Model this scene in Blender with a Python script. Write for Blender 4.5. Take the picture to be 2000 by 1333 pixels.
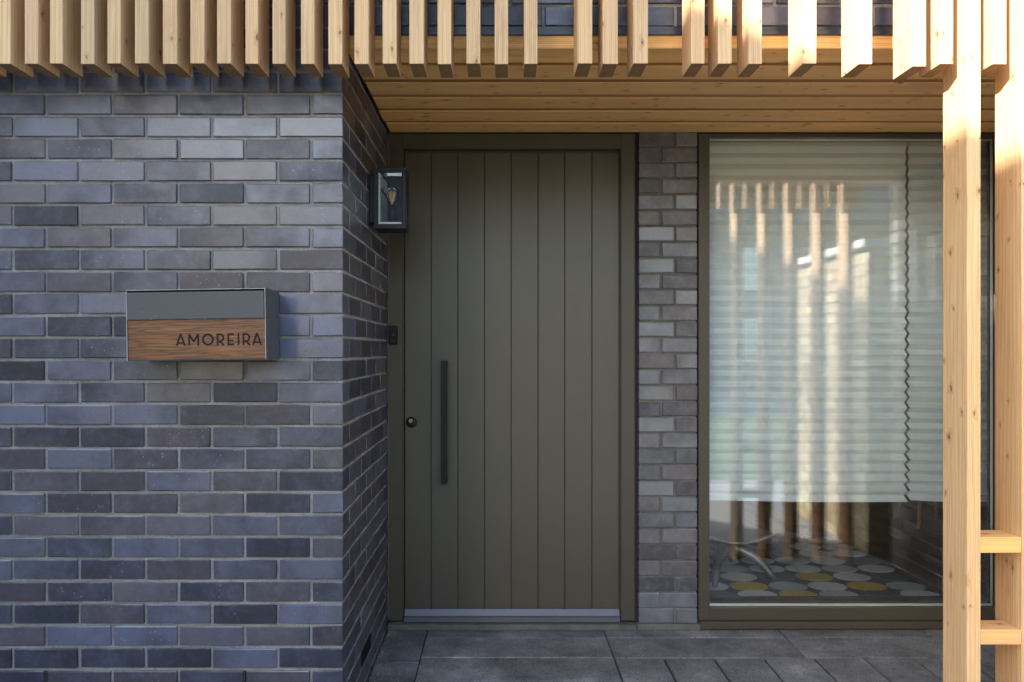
import bpy, bmesh, math, random
from mathutils import Vector, Matrix
random.seed(7)
R = math.radians
for o in list(bpy.data.objects): bpy.data.objects.remove(o)
sc = bpy.context.scene
COL = sc.collection

# ------------------------------------------------------------------ camera, light, exposure
F, VX, VY, H = 1450.0, 977.0, 684.0, 1.318          # focal length and vanishing point in photo pixels, eye height
def PX(x, D): return (x-VX)*D/F
def PZ(y, D): return H+(VY-y)*D/F
cd = bpy.data.cameras.new('camera'); cam = bpy.data.objects.new('camera', cd); COL.objects.link(cam)
cd.sensor_width = 36; cd.lens = 36*F/2000; cd.shift_x = (1000-VX)/2000; cd.shift_y = (VY-666.5)/2000
cd.clip_start = .05; cd.clip_end = 600
cam.location = (0, 0, H); cam.rotation_euler = (R(90), 0, 0); sc.camera = cam

SUN = Vector((25, 28, -15)).normalized()             # direction the light travels
az = math.atan2(-SUN.x, -SUN.y); el = math.asin(-SUN.z)
w = bpy.data.worlds.new('World'); sc.world = w; w.use_nodes = True
wn = w.node_tree.nodes; wl = w.node_tree.links
sky = wn.new('ShaderNodeTexSky'); sky.sky_type = 'NISHITA'; sky.sun_disc = False
sky.sun_elevation = el; sky.sun_rotation = az % (2*math.pi)
sky.air_density = 1.35; sky.dust_density = 1.4; sky.ozone_density = 2.2
wn['Background'].inputs[1].default_value = .15
wl.new(sky.outputs[0], wn['Background'].inputs[0])
sd = bpy.data.lights.new('sun', 'SUN'); sd.energy = 5.0; sd.angle = R(.53); sd.color = (1, .95, .87)
sun = bpy.data.objects.new('sun', sd); COL.objects.link(sun)
sun.rotation_euler = SUN.to_track_quat('-Z', 'Y').to_euler(); sun.location = (-6, -7, 6)
sc.view_settings.view_transform = 'Standard'; sc.view_settings.look = 'None'
sc.view_settings.exposure = 2.08; sc.view_settings.gamma = 1; sc.view_settings.use_curve_mapping = False

# ------------------------------------------------------------------ node helpers
class N:
    def __init__(s, name):
        s.m = bpy.data.materials.new(name); s.m.use_nodes = True
        s.t = s.m.node_tree; s.p = s.t.nodes['Principled BSDF']
    def new(s, typ, **kw):
        n = s.t.nodes.new('ShaderNode'+typ)
        for k, v in kw.items(): setattr(n, k, v)
        return n
    def link(s, a, b): s.t.links.new(a, b)
    def val(s, sock, v):
        if hasattr(v, 'links') or hasattr(v, 'is_linked'): s.link(v, sock)
        else: sock.default_value = v
    def math(s, op, a, b=0.0, c=None, clamp=False):
        n = s.new('Math', operation=op, use_clamp=clamp)
        s.val(n.inputs[0], a); s.val(n.inputs[1], b)
        if c is not None: s.val(n.inputs[2], c)
        return n.outputs[0]
    def vmath(s, op, a, b=(0, 0, 0)):
        n = s.new('VectorMath', operation=op)
        s.val(n.inputs[0], a); s.val(n.inputs[1], b)
        return n.outputs[0]
    def noise(s, vec, scale, detail=3, rough=.55, dist=0.0, col=False):
        n = s.new('TexNoise'); s.link(vec, n.inputs['Vector'])
        n.inputs['Scale'].default_value = scale; n.inputs['Detail'].default_value = detail
        n.inputs['Roughness'].default_value = rough; n.inputs['Distortion'].default_value = dist
        return n.outputs[1 if col else 0]
    def ramp(s, fac, stops, interp='LINEAR'):
        n = s.new('ValToRGB'); s.link(fac, n.inputs[0]); r = n.color_ramp; r.interpolation = interp
        while len(r.elements) < len(stops): r.elements.new(.5)
        for e, (p, c) in zip(r.elements, stops):
            e.position = p; e.color = (c if len(c) == 4 else (*c, 1)) if not isinstance(c, float) else (c, c, c, 1)
        return n.outputs[0]
    def mix(s, fac, a, b, mode='MIX'):
        n = s.new('Mix', data_type='RGBA', blend_type=mode); s.val(n.inputs[0], fac)
        for i, v in ((6, a), (7, b)):
            if hasattr(v, 'is_linked'): s.link(v, n.inputs[i])
            else: n.inputs[i].default_value = (*v, 1) if len(v) == 3 else v
        return n.outputs[2]
    def step(s, v, lo, hi):
        n = s.new('MapRange', interpolation_type='SMOOTHSTEP'); s.val(n.inputs[0], v)
        n.inputs[1].default_value = lo; n.inputs[2].default_value = hi
        return n.outputs[0]
    def bump(s, h, strength, dist=.001, prev=None):
        n = s.new('Bump'); s.link(h, n.inputs['Height']); n.inputs['Strength'].default_value = strength
        n.inputs['Distance'].default_value = dist
        if prev is not None: s.link(prev, n.inputs['Normal'])
        return n.outputs[0]
    def obj(s): return s.new('TexCoord').outputs['Object']
    def rnd(s): return s.new('ObjectInfo').outputs['Random']
    def island(s): return s.new('NewGeometry').outputs['Random Per Island']
    def col(s, c): s.val(s.p.inputs['Base Color'], c if hasattr(c, 'is_linked') else (*c, 1)); return s
    def set(s, **kw):
        for k, v in kw.items(): s.val(s.p.inputs[k.replace('_', ' ')], v)
        return s
    def normal(s, n): s.link(n, s.p.inputs['Normal']); return s

def seeded(n, r, k=37.0):                            # object coordinates shifted by the random number of the piece
    c = n.new('CombineXYZ')
    n.link(n.math('MULTIPLY', r, k), c.inputs[0]); n.link(n.math('MULTIPLY', r, k*1.7), c.inputs[1]); n.link(n.math('MULTIPLY', r, k*2.9), c.inputs[2])
    return n.vmath('ADD', n.obj(), c.outputs[0])
def frac(n, r, k): return n.math('FRACT', n.math('MULTIPLY', r, k))

# ------------------------------------------------------------------ materials
def brick_mat(name, stuff=False, pal=None):
    n = N(name); r = n.island() if stuff else n.rnd()
    v = seeded(n, r)
    pal = pal or dict(dark=(.016, .016, .026), mid=(.034, .036, .064), blue=(.082, .092, .168), purple=(.052, .038, .050))
    big = n.noise(v, 5.5, 2, .5, .6)
    f = n.math('ADD', n.math('MULTIPLY', frac(n, r, 13.7), .58), n.math('MULTIPLY', n.math('SUBTRACT', big, .32), .9))
    c = n.ramp(f, [(.12, pal['dark']), (.48, pal['mid']), (1, pal['blue'])])
    c = n.mix(n.math('MULTIPLY', n.step(frac(n, r, 31.3), .5, .8), .8), c, pal['purple'])
    # kiln-flashed darker end on some bricks
    sx = n.new('SeparateXYZ'); n.link(n.obj(), sx.inputs[0])
    sgn = n.math('SUBTRACT', n.math('MULTIPLY', n.step(frac(n, r, 5.9), .49, .51), 2), 1)
    if not stuff:
        e = n.step(n.math('ADD', n.math('MULTIPLY', sx.outputs[0], sgn), n.math('MULTIPLY', n.noise(v, 22, 3), .05)), .06, .125)
        e = n.math('MULTIPLY', e, n.step(frac(n, r, 17.1), .45, .75))
        c = n.mix(n.math('MULTIPLY', e, .6), c, pal['dark'])
    m2 = n.noise(v, 28, 6, .72, .4)
    c = n.mix(n.math('MULTIPLY', n.step(m2, .45, .70), .45), c, n.mix(.6, c, pal['blue']))
    c = n.mix(n.math('MULTIPLY', n.step(n.noise(v, 17, 4, .7, 1.0), .56, .72), .50), c, pal['dark'])
    grit = n.noise(v, 150, 3, .7)
    c = n.mix(n.math('MULTIPLY', n.step(grit, .58, .70), .6), c, (.015, .014, .018))
    pit = n.new('TexVoronoi'); pit.inputs['Scale'].default_value = 62; n.link(v, pit.inputs['Vector'])
    pc = n.new('SeparateXYZ'); n.link(pit.outputs['Color'], pc.inputs[0])
    pits = n.math('MULTIPLY', n.math('SUBTRACT', 1.0, n.step(pit.outputs['Distance'], .08, .20)), n.step(pc.outputs[0], .80, .84))
    c = n.mix(n.math('MULTIPLY', pits, .9), c, (.008, .008, .01))
    crumb = n.math('MULTIPLY', n.math('SUBTRACT', 1.0, n.step(pit.outputs['Distance'], .06, .17)), n.step(pc.outputs[1], .86, .89))
    c = n.mix(n.math('MULTIPLY', crumb, .7), c, (.34, .34, .35))
    scr = n.noise(n.vmath('MULTIPLY', v, (1, 1, 2.2)), 24, 6, .8, 1.5)
    bloom = n.math('MULTIPLY', n.step(scr, .62, .74), n.step(frac(n, r, 41.9), .35, .9))
    c = n.mix(n.math('MULTIPLY', bloom, .22), c, (.27, .27, .29))
    # mortar smears along the arrises of the brick
    if not stuff:
        az_ = n.math('ABSOLUTE', sx.outputs[2])
        rim = n.math('MULTIPLY', n.step(n.math('ADD', az_, n.math('MULTIPLY', n.math('SUBTRACT', n.noise(v, 40, 4, .7), .5), .012)), .0285, .0325), n.step(n.noise(v, 9, 3), .42, .62))
        c = n.mix(n.math('MULTIPLY', rim, .5), c, (.20, .19, .18))
    n.col(c)
    rg_ = n.math('ADD', .24, n.math('MULTIPLY', m2, .22)); rg_ = n.math('ADD', rg_, n.math('MULTIPLY', frac(n, r, 19.3), .16))
    n.set(Roughness=n.math('ADD', rg_, n.math('MULTIPLY', bloom, .3)))
    if 'blue' in name: n.p.inputs['Specular Tint'].default_value = (.86, .91, 1.0, 1)
    gl = n.step(n.math('ADD', f, n.math('MULTIPLY', n.math('SUBTRACT', m2, .5), .5)), .12, .80)
    n.val(n.p.inputs['Specular IOR Level'], n.math('ADD', .55, n.math('MULTIPLY', gl, .58)) if 'blue' in name else .5)
    if 'blue' in name: n.val(n.p.inputs['Coat Weight'], n.math('ADD', .24, n.math('MULTIPLY', gl, .60))); n.p.inputs['Coat Roughness'].default_value = .3
    b = n.bump(n.noise(v, 60, 6, .7), .55, .002); b = n.bump(grit, .4, .0012, b); b = n.bump(pits, -1.0, .002, b)
    n.normal(b); return n.m
def mortar_mat(name, a=(.20, .182, .172), b=(.37, .34, .32)):
    n = N(name); v = n.obj()
    m = n.noise(v, 9, 5, .65)
    c = n.ramp(m, [(.3, a), (.7, b)])
    g = n.noise(v, 170, 3, .7); c = n.mix(n.math('MULTIPLY', n.step(g, .5, .68), .6), c, (.11, .105, .10))
    n.col(c); n.set(Roughness=.95); bb = n.bump(n.noise(v, 120, 5, .7), .9, .004); n.normal(n.bump(g, .4, .001, bb)); return n.m
def wood_mat(name, axis, base, dark, light, knot=1.0, rough=.62):
    """softwood; axis is the index of the long direction in object space"""
    n = N(name); r = n.rnd(); v = seeded(n, r, 11)
    tr = [i for i in range(3) if i != axis]
    sp = n.new('SeparateXYZ'); n.link(v, sp.inputs[0])
    u = n.math('ADD', sp.outputs[tr[0]], n.math('MULTIPLY', sp.outputs[tr[1]], .83))     # across the grain, runs over both faces
    L = sp.outputs[axis]
    # knots: flat cells along the board
    kc = n.new('CombineXYZ'); n.link(n.math('MULTIPLY', L, 2.3), kc.inputs[0]); n.link(n.math('MULTIPLY', u, 5.0), kc.inputs[1])
    kn = n.vmath('ADD', kc.outputs[0], n.vmath('MULTIPLY', n.noise(v, 35, 3, col=True), (.10, .10, 0)))
    vo = n.new('TexVoronoi', feature='F1', voronoi_dimensions='2D'); n.link(kn, vo.inputs['Vector'])
    sc3 = n.new('SeparateXYZ'); n.link(vo.outputs['Color'], sc3.inputs[0])
    gate = n.step(sc3.outputs[0], .93-.17*knot, .94-.17*knot); d = n.math('DIVIDE', vo.outputs['Distance'], n.math('ADD', .5, n.math('MULTIPLY', sc3.outputs[1], .9)))
    halo = n.math('MULTIPLY', n.math('SUBTRACT', 1.0, n.step(d, .05, .34)), gate)
    core = n.math('MULTIPLY', n.math('SUBTRACT', 1.0, n.step(d, .04, .11)), gate)
    # growth lines bend round the knots
    lo = n.noise(n.vmath('MULTIPLY', v, tuple(.16 if i == axis else 1 for i in range(3))), 6, 2, .5)
    uw = n.math('ADD', n.math('ADD', u, n.math('MULTIPLY', lo, .055)), n.math('MULTIPLY', halo, .020))
    s1 = n.math('SINE', n.math('MULTIPLY', uw, 1050)); s2 = n.math('SINE', n.math('ADD', n.math('MULTIPLY', uw, 390), n.math('MULTIPLY', frac(n, r, 3.1), 6)))
    g = n.vmath('MULTIPLY', v, tuple(.03 if i == axis else 1 for i in range(3)))
    fine = n.noise(g, 150, 3, .65)
    amp = n.noise(n.vmath('MULTIPLY', v, tuple(.1 if i == axis else 1 for i in range(3))), 14, 2)
    lines = n.math('MULTIPLY', n.step(s1, -.1, .95), n.step(amp, .36, .62))
    c = n.mix(n.math('MULTIPLY', n.step(s2, -.6, 1.0), .55), light, base)
    c = n.mix(n.math('MULTIPLY', lines, .42), c, dark)
    c = n.mix(n.math('MULTIPLY', n.step(fine, .44, .66), .30), c, dark)
    tint = n.mix(frac(n, r, 9.1), (1.07, 1.0, .92), (.80, .77, .78))
    c = n.mix(1.0, c, tint, 'MULTIPLY')
    c = n.mix(n.math('MULTIPLY', n.step(frac(n, r, 23.7), .5, 1.0), .35), c, (.58, .35, .21))
    stain = n.step(n.noise(n.vmath('MULTIPLY', v, tuple(.25 if i == axis else 1 for i in range(3))), 9, 5, .68, .8), .55, .72)
    c = n.mix(n.math('MULTIPLY', stain, .42), c, (.40, .215, .10))
    c = n.mix(n.math('MULTIPLY', halo, .50), c, (.42, .20, .08))
    c = n.mix(n.math('MULTIPLY', core, .82), c, (.12, .055, .03))
    n.col(c); n.set(Roughness=rough); n.p.inputs['Specular IOR Level'].default_value = .3
    n.normal(n.bump(fine, .25, .0008, n.bump(core, .3, .001))); return n.m
def endgrain_mat(name):
    n = N(name); r = n.rnd(); v = n.obj()
    cx = n.new('CombineXYZ'); n.link(n.math('MULTIPLY', n.math('SUBTRACT', frac(n, r, 7.7), .5), .12), cx.inputs[0]); cx.inputs[1].default_value = .09
    sv = n.vmath('ADD', v, cx.outputs[0]); sp = n.new('SeparateXYZ'); n.link(sv, sp.inputs[0])
    rad = n.math('SQRT', n.math('ADD', n.math('POWER', sp.outputs[0], 2), n.math('POWER', sp.outputs[1], 2)))
    rad = n.math('ADD', rad, n.math('MULTIPLY', n.noise(v, 25, 3), .006))
    s = n.math('SINE', n.math('MULTIPLY', rad, 1100))
    c = n.mix(n.math('MULTIPLY', n.math('ADD', s, 1), .35), (.25, .135, .055), (.13, .065, .025))
    c = n.mix(n.math('MULTIPLY', n.step(n.noise(v, 30, 3), .45, .7), .5), c, (.28, .17, .08))
    n.col(c); n.set(Roughness=.8); return n.m
def paint(name, c, rough=.4, metal=0.0, mottled=.04, spec=.5):
    n = N(name); v = n.obj()
    m = n.noise(v, 7, 4, .6)
    n.col(n.mix(m, tuple(x*(1-mottled*2) for x in c), tuple(x*(1+mottled*2) for x in c)))
    n.set(Roughness=n.math('ADD', rough-.08, n.math('ADD', n.math('MULTIPLY', n.noise(v, 30, 4), .08), n.math('MULTIPLY', n.noise(v, 3.2, 4, .6), .09))), Metallic=metal)
    n.p.inputs['Specular IOR Level'].default_value = spec
    n.normal(n.bump(n.noise(v, 900, 2), .05, .0003)); return n.m
def glass_mat(name, ior=1.5, tint=(.985, .994, .993)):
    n = N(name); n.t.nodes.remove(n.p)
    tr = n.new('BsdfTransparent'); tr.inputs[0].default_value = (*tint, 1)
    gl = n.new('BsdfGlossy'); gl.inputs['Roughness'].default_value = .0; gl.inputs[0].default_value = (1, 1, 1, 1)
    fr = n.new('Fresnel'); fr.inputs[0].default_value = ior
    mx = n.new('MixShader'); n.link(fr.outputs[0], mx.inputs[0]); n.link(tr.outputs[0], mx.inputs[1]); n.link(gl.outputs[0], mx.inputs[2])
    n.link(mx.outputs[0], n.t.nodes['Material Output'].inputs[0]); return n.m

M = {}
M['brick_p'] = brick_mat('pale_blue_grey_brick', False, dict(dark=(.045, .043, .048), mid=(.085, .085, .098), blue=(.19, .195, .225), purple=(.10, .082, .088)))
M['brick'] = brick_mat('blue_grey_brick'); M['brick_s'] = brick_mat('blue_grey_brick_mass', True)
M['mortar'] = mortar_mat('grey_mortar'); M['mortar_dark'] = mortar_mat('dark_grey_mortar', (.10, .092, .085), (.20, .185, .17))
M['wood_z'] = wood_mat('larch_upright', 2, (.59, .385, .198), (.36, .185, .07), (.69, .505, .305), .8)
M['wood_x'] = wood_mat('larch_lengthwise', 0, (.86, .48, .155), (.54, .23, .05), (.94, .60, .25), 1.1)
M['wood_gap_shade'] = wood_mat('larch_painted_gap_shade', 0, (.27, .125, .032), (.18, .07, .018), (.34, .17, .05), 1.0)  # darker larch, the shade of the soffit gaps put into its colour
M['end'] = endgrain_mat('larch_end_grain')
M['door'] = paint('olive_grey_paint', (.068, .056, .038), .37, spec=.72)
M['frame'] = paint('olive_grey_powder_coat', (.064, .053, .037), .40)
M['gap'] = paint('black_shadow_gap_rubber', (.012, .012, .012), .8)
M['black'] = paint('black_satin_metal', (.008, .008, .009), .42, spec=.3)
M['lamp_black'] = paint('black_lantern_metal', (.016, .016, .020), .42, spec=.35)
M['ink'] = paint('black_print', (.012, .012, .013), .7, spec=.2)
M['alu'] = paint('grey_aluminium', (.12, .12, .135), .48, .4)
M['steel'] = paint('dark_steel_angle', (.045, .05, .06), .35, .3)
def flap_mat():
    n = N('anthracite_mailbox_metal'); v = n.obj(); c = n.mix(n.noise(v, 7, 4, .6), (.068, .068, .074), (.084, .083, .090))
    vo = n.new('TexVoronoi'); vo.inputs['Scale'].default_value = 75; n.link(n.vmath('ADD', v, n.vmath('MULTIPLY', n.noise(v, 60, 2, col=True), (.02, .02, .02))), vo.inputs['Vector'])
    s3 = n.new('SeparateXYZ'); n.link(vo.outputs['Color'], s3.inputs[0])
    k = n.math('MULTIPLY', n.math('SUBTRACT', 1.0, n.step(vo.outputs['Distance'], .05, .16)), n.step(s3.outputs[0], .86, .89))
    c = n.mix(n.math('MULTIPLY', k, .7), c, (.38, .38, .37)); n.col(c); n.set(Roughness=.5); n.p.inputs['Specular IOR Level'].default_value = .4; return n.m
M['box'] = flap_mat()
M['box_edge'] = paint('pale_mailbox_edge', (.42, .40, .35), .5)  # pale strip along the sides and top of the mailbox
M['brass'] = paint('dull_brass', (.42, .36, .22), .3, .8)
M['chrome'] = paint('satin_chair_aluminium', (.26, .27, .29), .40, .7)
M['white'] = paint('white_trim', (.72, .74, .74), .4)
M['shell'] = paint('white_chair_shell', (.40, .41, .41), .5)
M['membrane'] = paint('dark_membrane', (.02, .018, .015), .9)
M['glass'] = glass_mat('window_glass', 1.62); M['lglass'] = glass_mat('lantern_glass', 1.5, (.99, .99, .99))
M['bulb'] = glass_mat('bulb_glass', 1.45, (.98, .98, .96))

def blind_mat():
    n = N('pleated_paper'); t = n.t; n.t.nodes.remove(n.p); v = n.obj()
    c = n.mix(n.noise(v, 3, 3), (.82, .89, .94), (.87, .92, .96))
    d = n.new('BsdfDiffuse'); tl = n.new('BsdfTranslucent'); n.link(c, d.inputs[0]); n.link(c, tl.inputs[0])
    mx = n.new('MixShader'); mx.inputs[0].default_value = .12
    n.link(d.outputs[0], mx.inputs[1]); n.link(tl.outputs[0], mx.inputs[2]); n.link(mx.outputs[0], t.nodes['Material Output'].inputs[0]); return n.m
M['blind'] = blind_mat()
def zebrano():
    n = N('striped_brown_veneer'); v = n.obj()
    g = n.vmath('MULTIPLY', v, (.035, 0, 1))
    g = n.vmath('ADD', g, n.vmath('MULTIPLY', n.noise(n.vmath('MULTIPLY', v, (.35, 0, 1)), 9, 2, .5, col=True), (0, 0, .014)))
    a = n.noise(g, 150, 2, .5, .0); b = n.noise(g, 420, 2)
    c = n.ramp(a, [(.36, (.235, .088, .034)), (.48, (.17, .06, .022)), (.55, (.03, .014, .01)), (.63, (.24, .10, .038))])
    c = n.mix(n.math('MULTIPLY', b, .35), c, (.17, .075, .03)); n.col(c); n.set(Roughness=.42); return n.m
M['veneer'] = zebrano()
def slab_mat(name='dark_granite_slab', k=1.55):
    n = N(name); r = n.rnd(); v = seeded(n, r, 5)
    a = n.noise(v, 4.5, 6, .72); g = n.noise(v, 150, 4, .75)
    c = n.ramp(a, [(.34, tuple(k*x for x in (.044, .042, .041))), (.55, tuple(k*x for x in (.105, .101, .099))), (.72, tuple(k*x for x in (.185, .178, .172)))])
    c = n.mix(1.0, c, n.mix(frac(n, r, 3.3), (.86, .86, .88), (1.12, 1.1, 1.1)), 'MULTIPLY')
    c = n.mix(n.math('MULTIPLY', n.step(g, .5, .72), .5), c, (.26*k, .255*k, .26*k))
    c = n.mix(n.math('MULTIPLY', n.step(n.noise(v, 120, 3, .7), .54, .66), .7), c, (.02, .02, .022))
    w_ = n.noise(v, 11, 6, .75, .8)
    c = n.mix(n.math('MULTIPLY', n.step(w_, .56, .74), .45), c, (.33, .32, .31))
    n.col(c); n.set(Roughness=.72); n.normal(n.bump(g, .5, .0012, n.bump(a, .25, .004))); return n.m
M['slab'] = slab_mat()
M['joint'] = mortar_mat('dark_sandy_joint', (.035, .032, .028), (.08, .072, .06))
M['concrete'] = mortar_mat('dirty_concrete', (.085, .083, .072), (.15, .145, .13))
M['ybrick'] = brick_mat('yellow_stock_brick', True, dict(dark=(.28, .22, .12), mid=(.46, .37, .20), blue=(.58, .49, .30), purple=(.40, .27, .16)))
M['rbrick'] = brick_mat('red_stock_brick', True, dict(dark=(.10, .06, .045), mid=(.20, .11, .08), blue=(.28, .18, .12), purple=(.16, .09, .07)))
def ground_mat():
    n = N('street_ground'); v = n.obj(); a = n.noise(v, .8, 6, .6); g = n.noise(v, 60, 3)
    c = n.ramp(a, [(.35, (.16, .155, .15)), (.65, (.26, .25, .235))]); c = n.mix(n.math('MULTIPLY', g, .3), c, (.1, .1, .1))
    n.col(c); n.set(Roughness=.9); n.normal(n.bump(g, .4, .004)); return n.m
M['ground'] = ground_mat()
M['pave'] = mortar_mat('pale_concrete_pavement', (.36, .355, .35), (.45, .44, .435))
M['grass'] = mortar_mat('grass_green', (.05, .085, .02), (.12, .17, .055))
M['roof'] = paint('grey_slate', (.09, .09, .10), .6)
M['floor'] = wood_mat('dark_floorboards', 1, (.17, .125, .085), (.10, .07, .045), (.22, .17, .12), .4, .45)
M['plaster'] = paint('interior_plaster', (.50, .49, .46), .9)
def felt(name, c):
    n = N(name); v = n.obj(); a = n.noise(v, 90, 4, .7)
    n.col(n.mix(a, tuple(x*.72 for x in c), tuple(min(1, x*1.2) for x in c))); n.set(Roughness=1.0); n.normal(n.bump(a, .8, .003)); return n.m
for k, c in dict(rug=(.085, .082, .095), cream=(.92, .93, .90), mustard=(.80, .56, .06), greyspot=(.62, .63, .62), slate=(.15, .15, .17)).items(): M[k] = felt('felt_'+k, c)
M['twig'] = paint('pale_bark', (.35, .30, .22), .8)
M['grit'] = mortar_mat('loose_grit', (.14, .13, .11), (.45, .42, .36))
fm = N('amber_filament'); fm.col((.95, .68, .25)); fm.set(Roughness=.35, Metallic=.2); M['filament'] = fm.m

# ------------------------------------------------------------------ object helpers
def link(name, me, mats, parent=None, loc=(0, 0, 0), rot=(0, 0, 0)):
    if isinstance(me, bmesh.types.BMesh):
        bm = me; me = bpy.data.meshes.new(name); bm.to_mesh(me); bm.free()
    if mats is not None and not me.materials:
        for m in (mats if isinstance(mats, (list, tuple)) else [mats]): me.materials.append(M[m] if isinstance(m, str) else m)
    o = bpy.data.objects.new(name, me); COL.objects.link(o); o.location = loc; o.rotation_euler = rot
    if parent is not None: o.parent = parent
    return o
def thing(name, label, cat, loc=(0, 0, 0), rot=(0, 0, 0), group=None):
    o = bpy.data.objects.new(name, None); COL.objects.link(o); o.location = loc; o.rotation_euler = rot
    o.empty_display_size = .1; o['label'] = label; o['category'] = cat
    if group: o['group'] = group
    return o
def tag(o, label, cat): o['label'] = label; o['category'] = cat; return o
def add_box(bm, x0, x1, y0, y1, z0, z1, bev=0.0, mi=0):
    vs = [bm.verts.new((x, y, z)) for z in (z0, z1) for y in (y0, y1) for x in (x0, x1)]
    fs = [bm.faces.new([vs[i] for i in q]) for q in ((0, 2, 3, 1), (4, 5, 7, 6), (0, 1, 5, 4), (2, 6, 7, 3), (0, 4, 6, 2), (1, 3, 7, 5))]
    for f in fs: f.material_index = mi
    if bev > 0:
        es = list({e for f in fs for e in f.edges})
        bmesh.ops.bevel(bm, geom=es, offset=bev, offset_type='OFFSET', segments=1, profile=.5, affect='EDGES')
    return fs
def box(name, x0, x1, y0, y1, z0, z1, mat, parent=None, bev=0.0, own=True):
    """one bevelled box whose origin is its own centre (own) or the parent's origin"""
    c = ((x0+x1)/2, (y0+y1)/2, (z0+z1)/2) if own else (0, 0, 0)
    bm = bmesh.new(); add_box(bm, x0-c[0], x1-c[0], y0-c[1], y1-c[1], z0-c[2], z1-c[2], bev)
    return link(name, bm, mat, parent, c)
def add_tube(bm, pts, rad, seg=10, cap=True):
    rings = []
    for i, p in enumerate(pts):
        p = Vector(p); a = Vector(pts[max(i-1, 0)]); b = Vector(pts[min(i+1, len(pts)-1)]); d = (b-a).normalized()
        u = d.cross(Vector((0, 0, 1)) if abs(d.z) < .9 else Vector((1, 0, 0))).normalized(); v = d.cross(u)
        r = rad[i] if isinstance(rad, (list, tuple)) else rad
        rings.append([bm.verts.new(p+u*math.cos(2*math.pi*k/seg)*r+v*math.sin(2*math.pi*k/seg)*r) for k in range(seg)])
    for A, B in zip(rings, rings[1:]):
        for k in range(seg): bm.faces.new((A[k], A[(k+1) % seg], B[(k+1) % seg], B[k]))
    if cap: bm.faces.new(rings[0][::-1]); bm.faces.new(rings[-1])
def add_lathe(bm, prof, seg=24, axis='Z', c=(0, 0, 0)):
    rings = []
    for r, h in prof:
        row = []
        for k in range(seg):
            a = 2*math.pi*k/seg; x, y = r*math.cos(a), r*math.sin(a)
            p = (x, y, h) if axis == 'Z' else (x, h, y)
            row.append(bm.verts.new((p[0]+c[0], p[1]+c[1], p[2]+c[2])))
        rings.append(row)
    for A, B in zip(rings, rings[1:]):
        for k in range(seg): bm.faces.new((A[k], A[(k+1) % seg], B[(k+1) % seg], B[k]))
    bm.faces.new(rings[0][::-1]); bm.faces.new(rings[-1])
    bmesh.ops.recalc_face_normals(bm, faces=bm.faces)
def smooth(o):
    for p in o.data.polygons: p.use_smooth = True
    return o

# ------------------------------------------------------------------ bricks
BL, BH, BD, JT = .2145, .0655, .1025, .010
def brick_mesh(L, Hh, Dp, seed):
    """irregular chamfered brick, local x is its length, y its depth"""
    rg = random.Random(seed); bm = bmesh.new()
    add_box(bm, -L/2, L/2, -Dp/2, Dp/2, -Hh/2, Hh/2, .0026)
    for v in bm.verts:
        v.co += Vector((rg.uniform(-1, 1)*.0009, rg.uniform(-1, 1)*.0006, rg.uniform(-1, 1)*.0008))
    me = bpy.data.meshes.new('brick'); bm.to_mesh(me); bm.free(); return me
_variants = {}
def variant(L, Hh, Dp, stuff=False):
    key = (round(L, 4), round(Hh, 4), round(Dp, 4))
    if key not in _variants: _variants[key] = [brick_mesh(*key, hash(key) % 1000+i) for i in range(5)]
    return random.choice(_variants[key])
class Bricks:
    """collects bricks; the ones that show largest become parts, the others one joined part"""
    def __init__(s): s.l = []
    def add(s, c, L, Hh, Dp, rot, seen):
        c = Vector(c)+Vector((random.uniform(-1, 1)*.0008, random.uniform(-1, 1)*.0013, random.uniform(-1, 1)*.0009))
        s.l.append((c, L, Hh, Dp, rot, seen))
    def build(s, parent, mat='brick', mats='brick_s', limit=300):
        random.shuffle(s.l); s.l.sort(key=lambda b: -round(b[5], -1))
        parts = [b for b in s.l[:limit] if b[5] > 0]; rest = [b for b in s.l if b not in parts]
        for c, L, Hh, Dp, rot, seen in parts:
            me = variant(L, Hh, Dp)
            flip = random.random() < .5
            o = link('brick', me, mat, parent, c, (random.uniform(-1, 1)*.003, random.uniform(-1, 1)*.004, rot+(math.pi if flip else 0)+random.uniform(-1, 1)*.004))
        if rest:
            V, Fc = [], []
            for c, L, Hh, Dp, rot, seen in rest:
                me = variant(L, Hh, Dp); Mx = Matrix.Translation(c) @ Matrix.Rotation(rot, 4, 'Z'); k = len(V)
                V += [tuple(Mx @ v.co) for v in me.vertices]; Fc += [tuple(k+i for i in p.vertices) for p in me.polygons]
            me = bpy.data.meshes.new('brickwork'); me.from_pydata(V, [], Fc); me.materials.append(M[mats])
            o = bpy.data.objects.new('brickwork', me); COL.objects.link(o); o.parent = parent; o['kind'] = 'stuff'
def seen_front(x0, x1, z0, z1, D):
    """photo pixels covered by a facing rectangle"""
    a = [max(0, min(2000, VX+x*F/D)) for x in (x0, x1)]; b = [max(0, min(1333, VY-(z-H)*F/D)) for z in (z0, z1)]
    return (a[1]-a[0])*(b[0]-b[1])

YF, YB = F/577.2, F/414.7                    # front brick plane 2.512, back plane 3.497
XC = PX(669.5, YF)                           # outer corner of the left wall
def zrow(k): return PZ(182.9+43.29*k, YF)    # mortar line above row k
K0, K1 = -9, 33

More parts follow.
